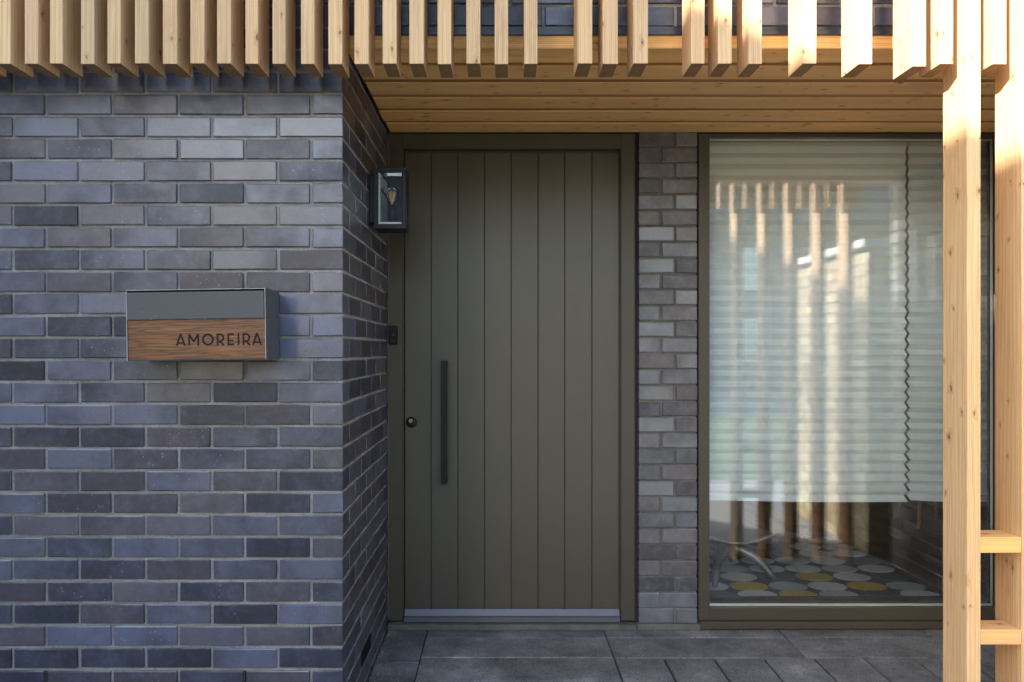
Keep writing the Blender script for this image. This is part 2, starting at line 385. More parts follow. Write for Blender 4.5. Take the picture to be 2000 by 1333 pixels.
# left wall with its return towards the door
wallL = thing('brick_wall', 'blue-grey brick wall with grey mortar left of the door, turning the corner into the porch', 'brick wall')
bk = Bricks()
for k in range(K0, K1):
    zt, zb = zrow(k), zrow(k+1); zc = (zt+zb)/2
    if zb < -.08: continue
    A = (k % 2 == 0)
    # corner brick
    if A: bk.add((XC-BD/2, YF+BL/2, zc), BL, BH, BD, math.pi/2, seen_front(XC-BD, XC, zb, zt, YF)+600)
    else: bk.add((XC-BL/2, YF+BD/2, zc), BL, BH, BD, 0, seen_front(XC-BL, XC, zb, zt, YF)+300)
    x = XC-(BD if A else BL)-JT
    while x > -3.3:
        bk.add((x-BL/2, YF+BD/2, zc), BL, BH, BD, 0, seen_front(x-BL, x, zb, zt, YF)); x -= BL+JT
    y = YF+(BL if A else BD)+JT
    while y < YB+.03:
        L = min(BL, YB+.05-y)
        if L < .03: break
        d = y+L/2; vent = (abs(d-2.915) < .11 and abs(zc-.15) < .04)
        sx0 = VX+XC*F/y; sx1 = VX+XC*F/(y+L); yy = VY-(zc-H)*F/d
        ar = (sx1-sx0)*BH*F/d if (-20 < yy < 1350 and zc < 2.33) else 0
        if not vent: bk.add((XC-BD/2, d, zc), L, BH, BD, math.pi/2, ar)
        else: VENT = (d, zc, L)
        y += L+JT
bk.build(wallL)
MR = .0072
box('mortar', -3.3, XC-.0032, YF+MR, YB+.05, -.1, zrow(K0), 'mortar', wallL, own=False)

vt = thing('air_vent', 'black slotted air brick low in the porch side wall', 'air vent', (XC, VENT[0], VENT[1]))
bm = bmesh.new(); add_box(bm, -.04, -.001, -.107, .107, -.032, .032, .001)
vb = link('vent_body', bm, 'gap', vt)
for i in range(5): box('louvre', -.006, .003, -.1, .1, -.026+i*.0125, -.021+i*.0125, 'black', vt, .0008)
for px in (90, 476.5):
    X = PX(px, YF)
    tag(box('weep_vent', X-.0045, X+.0045, YF-.0015, YF+.02, zrow(27)+.003-.075, zrow(26)-.006, 'gap', None, .0006),
        'black weep vent in the lowest brick course, %s' % ('far left' if px < 200 else 'near the wall corner'), 'weep vent')
bpy.context.view_layer.update()

# brick panel above the porch
wallU = thing('upper_brick_wall', 'strip of blue-grey brickwork above the porch, seen between the timber slats', 'brick wall')
bk = Bricks()
for k in range(K0, -3):
    zt, zb = zrow(k), zrow(k+1); A = (k % 2 == 0)
    x = XC+JT if A else XC+JT
    x = XC+JT+(BL-BD-JT if False else 0)
    # joints continue the bond of the wall on the left
    first = True
    while x < 4.3:
        L = BL
        if first: L = BD if not A else BL
        first = False
        bk.add((x+L/2, YF+BD/2, (zt+zb)/2), L, BH, BD, 0, seen_front(x, x+L, zb, zt, YF) if x < 2.2 else 0); x += L+JT
bk.build(wallU)
box('mortar', XC-MR, 4.3, YF+MR, YF+BD+.03, zrow(-3)+.006, zrow(K0), 'mortar', wallU, own=False)

# pillar between door and window
pil = thing('brick_pillar', 'narrow blue-grey brick pillar between the door and the window', 'brick pillar')
bk = Bricks(); px0, px1 = PX(1247.5, YB), PX(1362, YB); W1, W2 = .1655, .1
zp = PZ(1188.2, YB)
for k in range(-1, 31):
    zb = zp+.075*k; zt = zb+.075
    if zt > 2.385: break
    ws = (W1, W2) if k % 2 == 1 else (W2, W1)
    x = px0
    for wd in ws:
        bk.add((x+wd/2, YB+BD/2, (zb+zt)/2), wd, BH, BD, 0, seen_front(x, x+wd, zb, zt, YB)); x += wd+JT
bk.build(pil, 'brick_p')
box('mortar', px0+.004, px1-.004, YB+.008, YB+.12, .0, 2.4, 'mortar_dark', pil, own=False)
box('mortar_bed', px0-.01, px1+.012, YB-.012, YB+.06, 0, zp-.073, 'concrete', pil, .004, own=False)

# right hand return of the house, seen in the reflection only
XR = 2.405
wallR = thing('brick_return', 'blue-grey brick return at the far right of the porch, behind the timber posts', 'brick wall')
bk = Bricks()
for k in range(K0, K1):
    zt, zb = zrow(k), zrow(k+1); zc = (zt+zb)/2
    if zb < -.08: continue
    A = k % 2 == 0
    bk.add((XR+(BD if A else BL)/2, YF+(BL if A else BD)/2, zc), BL, BH, BD, math.pi/2 if A else 0, 0)
    y = YF+(BL if A else BD)+JT
    while y < YB+.1 and zc < 2.34: bk.add((XR+BD/2, y+BL/2, zc), BL, BH, BD, math.pi/2, 0); y += BL+JT
    x = XR+(BD if A else BL)+JT
    while x < 4.3 and k >= -3: bk.add((x+BL/2, YF+BD/2, zc), BL, BH, BD, 0, 0); x += BL+JT
bk.build(wallR)
box('mortar', XR+MR, 4.3, YF+MR, YB+.12, -.1, zrow(-3), 'mortar', wallR, own=False)

# steel lintel
ln = thing('steel_lintel', 'dark steel lintel angle under the brickwork above the porch', 'lintel')
zl1, zl0 = zrow(-3)+.004, PZ(70, YF)
box('web', XC+.004, XR, YF+.004, YF+.012, zl0, zl1, 'steel', ln, .001)
box('lip', XC+.004, XR, YF-.004, YF+.0035, zl0+.001, zl0+.018, 'steel', ln, .0015)
box('flange', XC+.004, XR, YF+.0125, YF+.10, zl0-.003, zl0+.004, 'steel', ln)

# ------------------------------------------------------------------ porch soffit boards
sof = thing('porch_soffit', 'porch ceiling of honey-coloured timber boards with open gaps', 'timber soffit')
ZS = 2.343
bds = []
for i, (a, b) in enumerate([(2.515, 2.639), (2.684, 2.809), (2.852, 2.982), (3.021, 3.149), (3.187, 3.323), (3.357, 3.493)]):
    off = random.uniform(-.0015, .0015)
    bds.append((a, b))
    box('soffit_board', XC+.010+random.uniform(0, .006), XR-.006, a, b, ZS+off-(.003 if i == 0 else 0), ZS+off+.0445, 'wood_x', sof, .0015)
box('membrane', XC+.002, XR-.002, YF+.11, YB+.12, ZS+.052, ZS+.07, 'membrane', sof)
for (a0, b0), (a1, b1) in zip(bds, bds[1:]): box('gap_shade_strip', XC+.012, XR-.007, b0+.0004, a1-.0004, ZS+.0035, ZS+.03, 'wood_gap_shade', sof)  # strips added in the gaps, coloured dark to imitate their shade
for X in (XC+.3, XC+1.2, XC+2.1): box('batten', X, X+.04, 2.66, 3.49, ZS+.0465, ZS+.0518, 'membrane', sof)
bm = bmesh.new(); add_box(bm, XC+.003, XR-.003, 3.4935, YB+.125, ZS+.0005, ZS+.05); link('light_block_strip', bm, 'membrane', sof)  # dark strip added to block light leaking in behind the last board
# ------------------------------------------------------------------ building body above and behind
bd = box('house_body', -3.3, 4.3, YB+.13, 9.0, 2.46, 5.6, 'rbrick'); tag(bd, 'upper storey of the brick house behind the porch', 'house')
bd.data.materials.clear(); bd.data.materials.append(M['plaster'])

# ------------------------------------------------------------------ door
door = thing('front_door', 'olive-grey plank front door in a matching frame with a long black pull handle', 'door')
YD = 3.505; YL = 3.532
xo0, xi0, xi1, xo1 = XC+.003, PX(786.5, YD), PX(1213, YD), PX(1240, YD)
zi1 = PZ(291, YD)
box('jamb', xo0, xi0, YD, YD+.09, .0405, 2.341, 'frame', door, .0015)
box('jamb', xi1, xo1, YD, YD+.09, .0405, 2.341, 'frame', door, .0015)
box('head', xi0+.0003, xi1-.0003, YD+.0006, YD+.09, zi1, 2.340, 'frame', door, .0015)
box('stop_bead', xi0+.0003, xi0+.0045, YD+.012, YD+.05, .045, zi1-.0005, 'frame', door, .001)
box('stop_bead', xi1-.0055, xi1-.0003, YD+.010, YD+.05, .045, zi1-.0005, 'frame', door, .001)
box('seal', xo1+.0005, px0+.0035, YD+.01, YD+.1, 0.03, 2.34, 'gap', door)
leaf_x = [PX(v, YL) for v in (790.5, 842, 894.3, 946.3, 998.3, 1050.8, 1103, 1156, 1209.5)]
zl_t, zl_b = PZ(298, YL), .05
for a, b in zip(leaf_x, leaf_x[1:]):
    box('door_board', a+.0007, b-.0007, YL, YL+.012, zl_b, zl_t, 'door', door, .0022)
box('leaf_core', leaf_x[0]+.001, leaf_x[-1]-.001, YL+.0122, YL+.05, zl_b, zl_t+.012, 'door', door)
box('top_rail', leaf_x[0]+.001, leaf_x[-1]-.001, YL+.004, YL+.012, zl_t+.001, zi1-.004, 'door', door, .001)
box('side_gap', xi0+.001, xi1-.001, YL+.051, YL+.06, .03, zi1, 'gap', door)
# weather bar: drip profile
bm = bmesh.new(); xa, xb = leaf_x[0]+.001, leaf_x[-1]-.001
prof = [(YL-.001, .0865), (YL-.004, .0865), (YL-.018, .0595), (YL-.030, .056), (YL-.031, .034), (YL-.026, .030), (YL-.001, .030)]
for X in (xa, xb):
    for y, z in prof: bm.verts.new((X, y, z))
bm.verts.ensure_lookup_table(); n_ = len(prof)
for i in range(n_): bm.faces.new([bm.verts[j] for j in (i, (i+1) % n_, n_+(i+1) % n_, n_+i)])
bm.faces.new([bm.verts[i] for i in range(n_)][::-1]); bm.faces.new([bm.verts[n_+i] for i in range(n_)])
bmesh.ops.recalc_face_normals(bm, faces=bm.faces)
link('weather_bar', bm, 'alu', door)
box('threshold', xo0, xo1+.004, YD-.022, YD+.1, .001, .027, 'concrete', door, .002)
# pull handle
hd = box('pull_handle', PX(861, 3.455), PX(873, 3.455), 3.455, 3.468, PZ(946, 3.455), PZ(705, 3.455), 'black', door, .0012)
hd.name = 'pull_handle'
hw = (PX(873, 3.455)-PX(861, 3.455))/2
hh = (PZ(705, 3.455)-PZ(946, 3.455))/2
for s in (-1, 1):
    z0, z1 = sorted((s*(hh-.0265), s*(hh-.0015)))
    bm = bmesh.new(); add_box(bm, -hw+.001, hw-.001, .0066, YL-3.4615, z0, z1, .001); link('standoff', bm, 'black', hd)
bm = bmesh.new(); add_lathe(bm, [(.0265, 0), (.0265, -.005), (.024, -.0085), (.012, -.010)], 32, 'Y', (PX(804, YL), YL-.0002, PZ(825, YL)))
rose = smooth(link('lock_rose', bm, 'black', door))
bm = bmesh.new(); add_lathe(bm, [(.0095, -.0101), (.0095, -.0125), (.0085, -.0135)], 24, 'Y', (PX(802.5, YL), YL, PZ(822, YL)))
kc = link('lock_cylinder', bm, 'brass', rose)
kx, kz = PX(802.5, YL), PZ(822, YL)
bm = bmesh.new(); add_box(bm, kx-.001, kx+.001, YL-.0142, YL-.0137, kz-.005, kz+.005); link('keyhole', bm, 'gap', rose)
box('seal', XC-.05, xo0+.012, YB+.051, YB+.12, 0, 2.36, 'gap', door)  # block added behind the left jamb to stop light leaking through
# filler foam line at left edge
bm = bmesh.new(); rg = random.Random(3); z = .06
pts = []
while z < 2.33: pts.append((XC+.0035+rg.uniform(-1, 1)*.0018, YD-.0015+rg.uniform(-1, 1)*.001, z)); z += rg.uniform(.008, .02)
add_tube(bm, pts, .003, 6); link('sealant_bead', bm, 'concrete', door)

# door bell
db = thing('door_bell', 'small black door bell on the left jamb of the door', 'door bell', (PX(768, 3.49), 3.5045, PZ(655, 3.49)))
bm = bmesh.new(); add_box(bm, -.0195, .0195, -.021, 0, -.0435, .0435, .004); link('housing', bm, 'black', db)
bm = bmesh.new(); add_lathe(bm, [(.0135, -.0211), (.0135, -.0235), (.0115, -.0245), (.0105, -.0222)], 28, 'Y', (0, 0, 0)); smooth(link('ring', bm, 'lamp_black', db))
bm = bmesh.new(); add_lathe(bm, [(.0085, -.0224), (.0085, -.0245), (.005, -.0262), (.001, -.0265)], 24, 'Y', (0, 0, 0)); smooth(link('button', bm, 'steel', db))

# ------------------------------------------------------------------ wall lantern
LX0, LX1, LY0, LY1 = PX(730, 3.0), PX(792, 3.0), 3.0, 3.125
LZ0, LZ1 = PZ(446.5, 3.0), PZ(328.5, 3.0)
lan = thing('wall_lantern', 'black square wall lantern with clear glass and a filament bulb, beside the door', 'lantern', (LX0, LY0, LZ0))
lw, ld, lh = LX1-LX0, LY1-LY0, LZ1-LZ0
bm = bmesh.new(); t = .0155
add_box(bm, 0, lw, 0, .008, 0, .018, .001); add_box(bm, 0, lw, 0, .008, lh-.016, lh, .001)
add_box(bm, 0, .0175, .0002, .0082, .0182, lh-.0162, .001); add_box(bm, lw-.0135, lw, .0002, .0082, .0182, lh-.0162, .001)
link('front_frame', bm, 'lamp_black', lan)
bm = bmesh.new()
add_box(bm, 0, lw, ld-.010, ld, 0, lh, .001)                       # back frame edges as plate with an open cage in front
link('rear_plate', bm, 'lamp_black', lan)
bm = bmesh.new(); add_box(bm, .001, lw-.001, .0085, ld-.0105, lh-.012, lh-.0005, .001); link('top_cap', bm, 'lamp_black', lan)
bm = bmesh.new(); add_box(bm, .001, lw-.001, .0085, ld-.0105, 0, .008, .001); link('base_plate', bm, 'lamp_black', lan)
for x0, x1 in ((.0005, .004), (lw-.004, lw-.0005)):
    bm = bmesh.new()
    add_box(bm, x0, x1, .0085, ld-.0105, .0085, .018); add_box(bm, x0, x1, .0085, ld-.0105, lh-.024, lh-.0125)
    add_box(bm, x0+.0001, x1-.0001, .0085, .014, .0182, lh-.0242); add_box(bm, x0+.0001, x1-.0001, ld-.022, ld-.0105, .0182, lh-.0242)
    link('side_frame', bm, 'lamp_black', lan)
    bm = bmesh.new(); xm = (x0+x1)/2; add_box(bm, xm-.0005, xm+.0005, .0142, ld-.0222, .0183, lh-.0243); link('side_glass', bm, 'lglass', lan)
# bevelled front glass: flat centre pane and four sloping bevels
gx0, gx1, gz0, gz1, bw = .0176, lw-.0136, .0182, lh-.0162, .008
bm = bmesh.new(); add_box(bm, gx0+bw, gx1-bw*.3, .0052, .0062, gz0+bw, gz1-bw*.3); link('front_glass', bm, 'lglass', lan)
gm = N('bevel_painted_reflection'); gm.col((.80, .86, .92)); gm.set(Roughness=.25, Metallic=.25); M['bevel'] = gm.m  # bright colour stands in for sky reflected by the glass bevels
def quadm(name, pts, mat, parent):
    bm = bmesh.new(); vs = [bm.verts.new(p) for p in pts]; bm.faces.new(vs)
    ex = bmesh.ops.extrude_face_region(bm, geom=bm.faces[:]); bmesh.ops.translate(bm, verts=[v for v in ex['geom'] if isinstance(v, bmesh.types.BMVert)], vec=(0, .0008, 0))
    bmesh.ops.recalc_face_normals(bm, faces=bm.faces); return link(name, bm, mat, parent)
quadm('glass_bevel', [(gx0, .0075, gz0), (gx0+bw, .0045, gz0+bw), (gx0+bw, .0045, gz1-bw*.6), (gx0, .0075, gz1)], 'bevel', lan)
quadm('glass_bevel', [(gx0, .0075, gz0), (gx1, .0075, gz0), (gx1-bw*.8, .0045, gz0+bw), (gx0+bw, .0045, gz0+bw)], 'bevel', lan)
bx, by = lw*.50, ld*.5
bm = bmesh.new(); add_lathe(bm, [(.006, .0082), (.006, .040), (.0165, .043), (.0175, .104), (.012, .106)], 24, 'Z', (bx, by, 0)); hold = smooth(link('bulb_holder', bm, 'lamp_black', lan))
bm = bmesh.new(); add_lathe(bm, [(.013, .1062), (.014, .113), (.022, .128), (.029, .143), (.031, .156), (.027, .171), (.014, .182), (.002, .184)], 24, 'Z', (bx, by, 0)); bu = smooth(link('bulb', bm, 'bulb', lan))
bm = bmesh.new()
for i in range(6):
    a = i*math.pi/3+.3; add_tube(bm, [(bx+.006*math.cos(a), by+.006*math.sin(a), .120), (bx+.014*math.cos(a), by+.014*math.sin(a), .162)], .0017, 6)
add_tube(bm, [(bx, by, .107), (bx, by, .126)], .003, 8)
link('filament', bm, 'filament', bu)
bm = bmesh.new(); add_box(bm, XC-LX0+.0005, -.0003, .03, ld-.02, .03, lh-.03, .001); link('wall_mount', bm, 'lamp_black', lan)

# ------------------------------------------------------------------ mailbox
YM = 2.364
mxc, mzc = PX(383, YM), PZ(634.5, YM)
mb = thing('mailbox', 'grey metal wall mailbox with striped wood front lettered AMOREIRA', 'mailbox', (mxc, YM, mzc), (0, R(-.9), 0))
mw, mh, md = 272*YM/F/2, 139*YM/F/2, YF-YM-.003
bm = bmesh.new(); tk = .0022
add_box(bm, -mw, -mw+tk, 0, md, -mh, mh, .0004); add_box(bm, mw-tk, mw, 0, md, -mh, mh, .0004)
add_box(bm, -mw+tk, mw-tk, .0003, md, mh-tk, mh-.0002); add_box(bm, -mw+tk, mw-tk, .0003, md, -mh+.0002, -mh+tk)
add_box(bm, -mw+tk, mw-tk, md-.003, md-.0003, -mh+tk, mh-tk)
link('body', bm, 'box', mb)
bm = bmesh.new()
add_box(bm, -mw+.0002, -mw+tk-.0002, -.0012, -.0002, -mh, mh); add_box(bm, mw-tk+.0002, mw-.0002, -.0012, -.0002, -mh, mh)
add_box(bm, -mw+tk, mw-tk, -.0010, 0, mh-tk+.0002, mh-.0004)
link('edge_strip', bm, 'box_edge', mb)
def mz(y): return -(y-634.5)*YM/F
bm = bmesh.new(); add_box(bm, -mw+tk+.0006, mw-tk-.002, -.0035, -.0015, mz(623.5), mz(570), .0012); link('flap', bm, 'box', mb)
bm = bmesh.new(); add_box(bm, -mw+tk+.0006, mw-tk-.0008, .003, .012, -mh+tk+.001, mz(617), .0004); wp = link('wood_panel', bm, 'veneer', mb)
# lettering
bm = bmesh.new(); S = YM/F/5.882; lay = [0]
def LPT(zx, zy): return ((zx-(383-230)*5.882)*S, -(zy-(634.5-540)*5.882)*S)
rot_fix = math.tan(R(.9))
def stroke(p, q, wd=21):
    (x0, z0), (x1, z1) = LPT(*p), LPT(*q); d = Vector((x1-x0, z1-z0)).normalized(); nn = Vector((-d.y, d.x))*wd*S/2
    lay[0] += 1; y = .0026-lay[0]*.00002
    pts = [(x0+nn.x, z0+nn.y), (x1+nn.x, z1+nn.y), (x1-nn.x, z1-nn.y), (x0-nn.x, z0-nn.y)]
    vs = [bm.verts.new((a, y, b-a*rot_fix*.35)) for a, b in pts]; bm.faces.new(vs)
def arc(cx, cy, rx, ry, a0, a1, wd=21, seg=28):
    lay[0] += 1; y = .0026-lay[0]*.00002; prev = None
    for i in range(seg+1):
        a = R(a0+(a1-a0)*i/seg); cur = []
        for k in (-wd/2, wd/2):
            X, Z = LPT(cx+(rx+k)*math.cos(a), cy-(ry+k)*math.sin(a)); cur.append(bm.verts.new((X, y, Z-X*rot_fix*.35)))
        if prev: bm.faces.new((prev[0], prev[1], cur[1], cur[0]))
        prev = cur
T_, B_ = 660, 797
def lA(x0, x1):
    xm = (x0+x1)/2; stroke((xm, T_-2), (x0+9, B_)); stroke((xm, T_-2), (x1-9, B_)); stroke((x0+24, 765), (x1-24, 765), 18)
def lM(x0, x1):
    stroke((x0+10, T_), (x0+10, B_)); stroke((x1-10, T_), (x1-10, B_)); xm = (x0+x1)/2
    stroke((x0+10, T_+6), (xm, 752), 22); stroke((x1-10, T_+6), (xm, 752), 22)
def lO(x0, x1): arc((x0+x1)/2, 729, (x1-x0)/2-11, 58, 0, 360, 22, 48)
def lR(x0, x1):
    stroke((x0+10, T_), (x0+10, B_)); r = 40
    stroke((x0+10, T_+10), (x1-r-4, T_+10)); stroke((x0+10, 750), (x1-r-4, 750), 20); arc(x1-r-8, 710, r-4, 40, -90, 90)
    stroke((x0+38, 752), (x1-6, B_))
def lE(x0, x1):
    stroke((x0+10, T_), (x0+10, B_)); stroke((x0+10, T_+10), (x1, T_+10)); stroke((x0+10, B_-10), (x1, B_-10)); stroke((x0+10, 745), (x1-8, 745), 18)
lA(660, 772); lM(803, 928); lO(962, 1097); lR(1130, 1220); lE(1254, 1330); stroke((1381, T_), (1381, B_)); lR(1428, 1518); lA(1538, 1650)
bmesh.ops.recalc_face_normals(bm, faces=bm.faces)
ex = bmesh.ops.extrude_face_region(bm, geom=bm.faces[:]); bmesh.ops.translate(bm, verts=[v for v in ex['geom'] if isinstance(v, bmesh.types.BMVert)], vec=(0, .0002, 0))
link('lettering', bm, 'ink', wp)

# ------------------------------------------------------------------ window
win = thing('window', 'large fixed window right of the pillar with an olive-grey metal frame', 'window')
wx0, wx1 = PX(1364.5, YD), XR-.004
gx0w = PX(1386, YD); wz0, wz1 = PZ(1212, YD), ZS-.002; gz0w, gz1w = PZ(1188, YD), PZ(268.5, YD)
gx1w = PX(1947, YD)
box('frame_stile', wx0, gx0w, YD, YD+.07, wz0, wz1, 'frame', win, .0015)
box('frame_stile', gx1w, wx1, YD, YD+.07, wz0, wz1, 'frame', win, .0015)
box('frame_rail', gx0w+.0003, gx1w-.0003, YD+.0006, YD+.07, gz1w, wz1, 'frame', win, .0015)
box('frame_rail', gx0w+.0003, gx1w-.0003, YD+.0006, YD+.07, wz0, gz0w, 'frame', win, .0015)
box('spacer_bar', gx0w, gx1w, YD+.030, YD+.040, gz0w, gz0w+.009, 'white', win)
box('spacer_bar', gx0w, gx1w, YD+.030, YD+.040, gz1w-.007, gz1w, 'white', win)
box('spacer_bar', gx1w-.005, gx1w, YD+.030, YD+.040, gz0w+.0095, gz1w-.0075, 'white', win)
box('glass_pane', gx0w, gx1w, YD+.022, YD+.026, gz0w, gz1w, 'glass', win)
box('glass_pane', gx0w, gx1w, YD+.044, YD+.048, gz0w, gz1w, 'glass', win)
box('window_sill', wx0-.002, wx1, YD-.018, YD+.09, .006, wz0-.0015, 'frame', win, .002)
box('seal', px1-.0035, wx0-.0005, YD+.012, YD+.1, .03, 2.34, 'gap', win)

# pleated blinds
def blind(name, label, xa, xb, ztop, zbot, seed):
    rg = random.Random(seed); t = thing(name, label, 'pleated blind', ((xa+xb)/2, 3.625, zbot))
    n = 66; zs, ys = [], []
    h = ztop-zbot; z = 0; tot = sum(.0285-.0030*i/n for i in range(n)); zc_ = h
    for i in range(n+1):
        f = i/n; amp = .0065+.0150*f**.95
        ys.append((amp if i % 2 else -amp)+rg.uniform(-1, 1)*.0003); zs.append(zc_)
        zc_ -= (.0285-.0030*i/n)*h/tot
    nx = 14; bm = bmesh.new(); rows = []
    for i in range(n+1):
        row = []
        for j in range(nx+1):
            u = j/nx; f = i/n
            droop = (math.sin(u*7+seed)*.0012+math.sin(u*2.2+i*.05)*.0010)*f*1.4
            if i > n-4: droop += (.5-u)*.008*(i-n+4)/4
            row.append(bm.verts.new((xa+(xb-xa)*u-(xa+xb)/2, ys[i]+rg.uniform(-1, 1)*.00012, zs[i]+droop)))
        rows.append(row)
    for a, b in zip(rows, rows[1:]):
        for j in range(nx): bm.faces.new((a[j], a[j+1], b[j+1], b[j]))
    ex = bmesh.ops.extrude_face_region(bm, geom=bm.faces[:])
    bmesh.ops.translate(bm, verts=[v for v in ex['geom'] if isinstance(v, bmesh.types.BMVert)], vec=(0, .0005, 0))
    link('pleated_sheet', bm, 'blind', t)
    bm = bmesh.new(); add_box(bm, xa-(xa+xb)/2, xb-(xa+xb)/2, -.014, .014, h+.0005, h+.02, .002); link('head_rail', bm, 'white', t)
    return t
XG = PX(1772.5, 3.62)
blind('pleated_blind', 'wide white pleated paper blind behind the glass, left of the dark zigzag gap', PX(1376, 3.62), XG-.0058, 2.31, .583, 1)
blind('pleated_blind', 'white pleated paper blind right of the dark zigzag gap, partly behind the timber posts', XG+.0060, PX(1958, 3.62), 2.31, .583, 2)

# ------------------------------------------------------------------ room behind the window
def struct(o, label=None):
    o['kind'] = 'structure'; return o
FZ = .05
rm = bmesh.new()
struct(box('interior_wall', XC, 4.3, 6.9, 7.0, 0, 2.46, 'plaster'))
struct(box('interior_wall', .62, .66, YB+.14, 6.9, 0, 2.46, 'plaster'))
struct(box('interior_wall', 4.2, 4.3, YB+.14, 6.9, 0, 2.46, 'plaster'))
struct(box('interior_ceiling', -.5, 4.3, YB+.13, 7.0, 2.42, 2.459, 'plaster'))
struct(box('interior_wall', 2.43, 4.3, YB+.125, YB+.138, 0, 2.4, 'plaster'))
fl = bmesh.new(); add_box(fl, .5, 4.3, YD+.085, 7.0, -.05, FZ-.004)
flo = struct(link('floor', fl, 'membrane'))
y = 0; X = .52
while X < 4.2:
    o = box('floorboard', X, X+.118, YD+.092, 6.9, FZ-.004, FZ, 'floor', flo, .001); X += .12
sk = struct(box('skirting', .66, 4.2, 6.88, 6.9, FZ, FZ+.12, 'white'))

rug = thing('rug', 'dark grey rug with cream, grey and mustard spots on the floor behind the window', 'rug', (0, 0, FZ))
RX1, RY0, RY1 = 2.262*1.268/1.268, 0, 0
HR = H-FZ-.008
def Dr(y): return F*HR/(y-VY)
RY0 = Dr(1165)
rb = box('rug_base', .75, 2.27, RY0, RY0+1.55, .0005, .008, 'rug', rug, .002)
colr = {0: 'cream', 1: 'greyspot', 2: 'mustard', 3: 'slate'}
rows_y = [1162.5, 1145.6, 1127, 1111.3, 1096, 1081.5]
pat = ['slate cream mustard greyspot slate cream', 'cream mustard greyspot cream mustard greyspot', 'slate cream slate mustard cream slate',
       'greyspot greyspot cream cream greyspot cream', 'slate cream cream greyspot cream slate', 'slate greyspot slate slate cream cream',
       'cream slate greyspot slate cream greyspot', 'greyspot cream slate cream slate cream', 'slate cream greyspot slate greyspot slate']
for ri in range(9):
    Dc = Dr(rows_y[ri]) if ri < 6 else Dr(1081.5)+.155*(ri-5)
    for ci in range(-1, 6):
        Xc = 1.115+.2095*ci
        if ri == 0: Xc += 0; 
        if Xc > 2.22 or Xc < .85: continue
        nm = pat[ri].split()[ci % 6]
        bm = bmesh.new(); vs = []
        for k in range(11):
            a = 2*math.pi*k/11+.2; yy = Dc+.076*math.sin(a)
            vs.append(bm.verts.new((.1025*math.cos(a), max(yy, RY0+.008)-Dc, 0)))
        f = bm.faces.new(vs); ex = bmesh.ops.extrude_face_region(bm, geom=[f])
        bmesh.ops.translate(bm, verts=[v for v in ex['geom'] if isinstance(v, bmesh.types.BMVert)], vec=(0, 0, .0025))
        bmesh.ops.recalc_face_normals(bm, faces=bm.faces)
        link('rug_spot', bm, nm, rug, (Xc, Dc, .0078))

ch = thing('swivel_chair', 'low white shell chair with a polished four-leg base on the spotted rug', 'chair', (1.25, 4.16, FZ+.011), (0, 0, R(12)))
bm = bmesh.new(); add_lathe(bm, [(.040, .12), (.046, .15), (.036, .175), (.026, .185), (.024, .20)], 20); smooth(link('column', bm, 'chrome', ch))
for k in range(4):
    a = R(-38+90*k); c_, s_ = math.cos(a), math.sin(a)
    bm = bmesh.new(); add_tube(bm, [(r*c_, r*s_, z) for r, z in ((.02, .15), (.08, .155), (.15, .13), (.21, .085), (.255, .03), (.27, .008))], [.030, .030, .027, .023, .018, .013], 12)
    smooth(link('leg', bm, 'chrome', ch))
bm = bmesh.new(); rows = []
for i in range(13):
    v_ = i/12; row = []
    for j in range(17):
        u = j/16*2-1
        x = u*(.20+.05*v_); z = .195+.05*u*u+(.0 if v_ < .5 else (v_-.5)*2*.42*(1-.25*u*u)); yv = -.22+.42*min(v_, .55)/.55+max(0, v_-.5)*.18-.05*u*u*(v_ > .5)
        z += .03*(1-min(1, v_/.2)) if v_ < .2 else 0
        row.append(bm.verts.new((x, yv, z)))
    rows.append(row)
for a_, b_ in zip(rows, rows[1:]):
    for j in range(16): bm.faces.new((a_[j], a_[j+1], b_[j+1], b_[j]))
ex = bmesh.ops.extrude_face_region(bm, geom=bm.faces[:]); bmesh.ops.translate(bm, verts=[v for v in ex['geom'] if isinstance(v, bmesh.types.BMVert)], vec=(0, 0, .009))
smooth(link('shell', bm, 'shell', ch))

st = thing('stool', 'dark wooden stool with splayed legs at the back of the dim room', 'stool', (3.12, 5.42, FZ))
bm = bmesh.new(); add_lathe(bm, [(.17, .44), (.18, .455), (.18, .475), (.165, .485)], 28); smooth(link('seat', bm, 'floor', st))
for k in range(4):
    a = R(45+90*k); bm = bmesh.new(); add_tube(bm, [(.22*math.cos(a), .22*math.sin(a), 0), (.12*math.cos(a), .12*math.sin(a), .44)], [.011, .016], 10); link('leg', bm, 'wood_z', st)
pb = thing('wooden_crate', 'brown wooden crate on the floor inside, at the right end of the window', 'crate', (2.62, 4.02, FZ))
for i in range(4):
    bm = bmesh.new(); add_box(bm, -.14, .14, -.10, -.088, .004+i*.048, .048+i*.048, .001); link('board', bm, 'floor', pb)
bm = bmesh.new(); add_box(bm, -.138, .138, -.087, .1, 0, .19); link('body', bm, 'floor', pb)

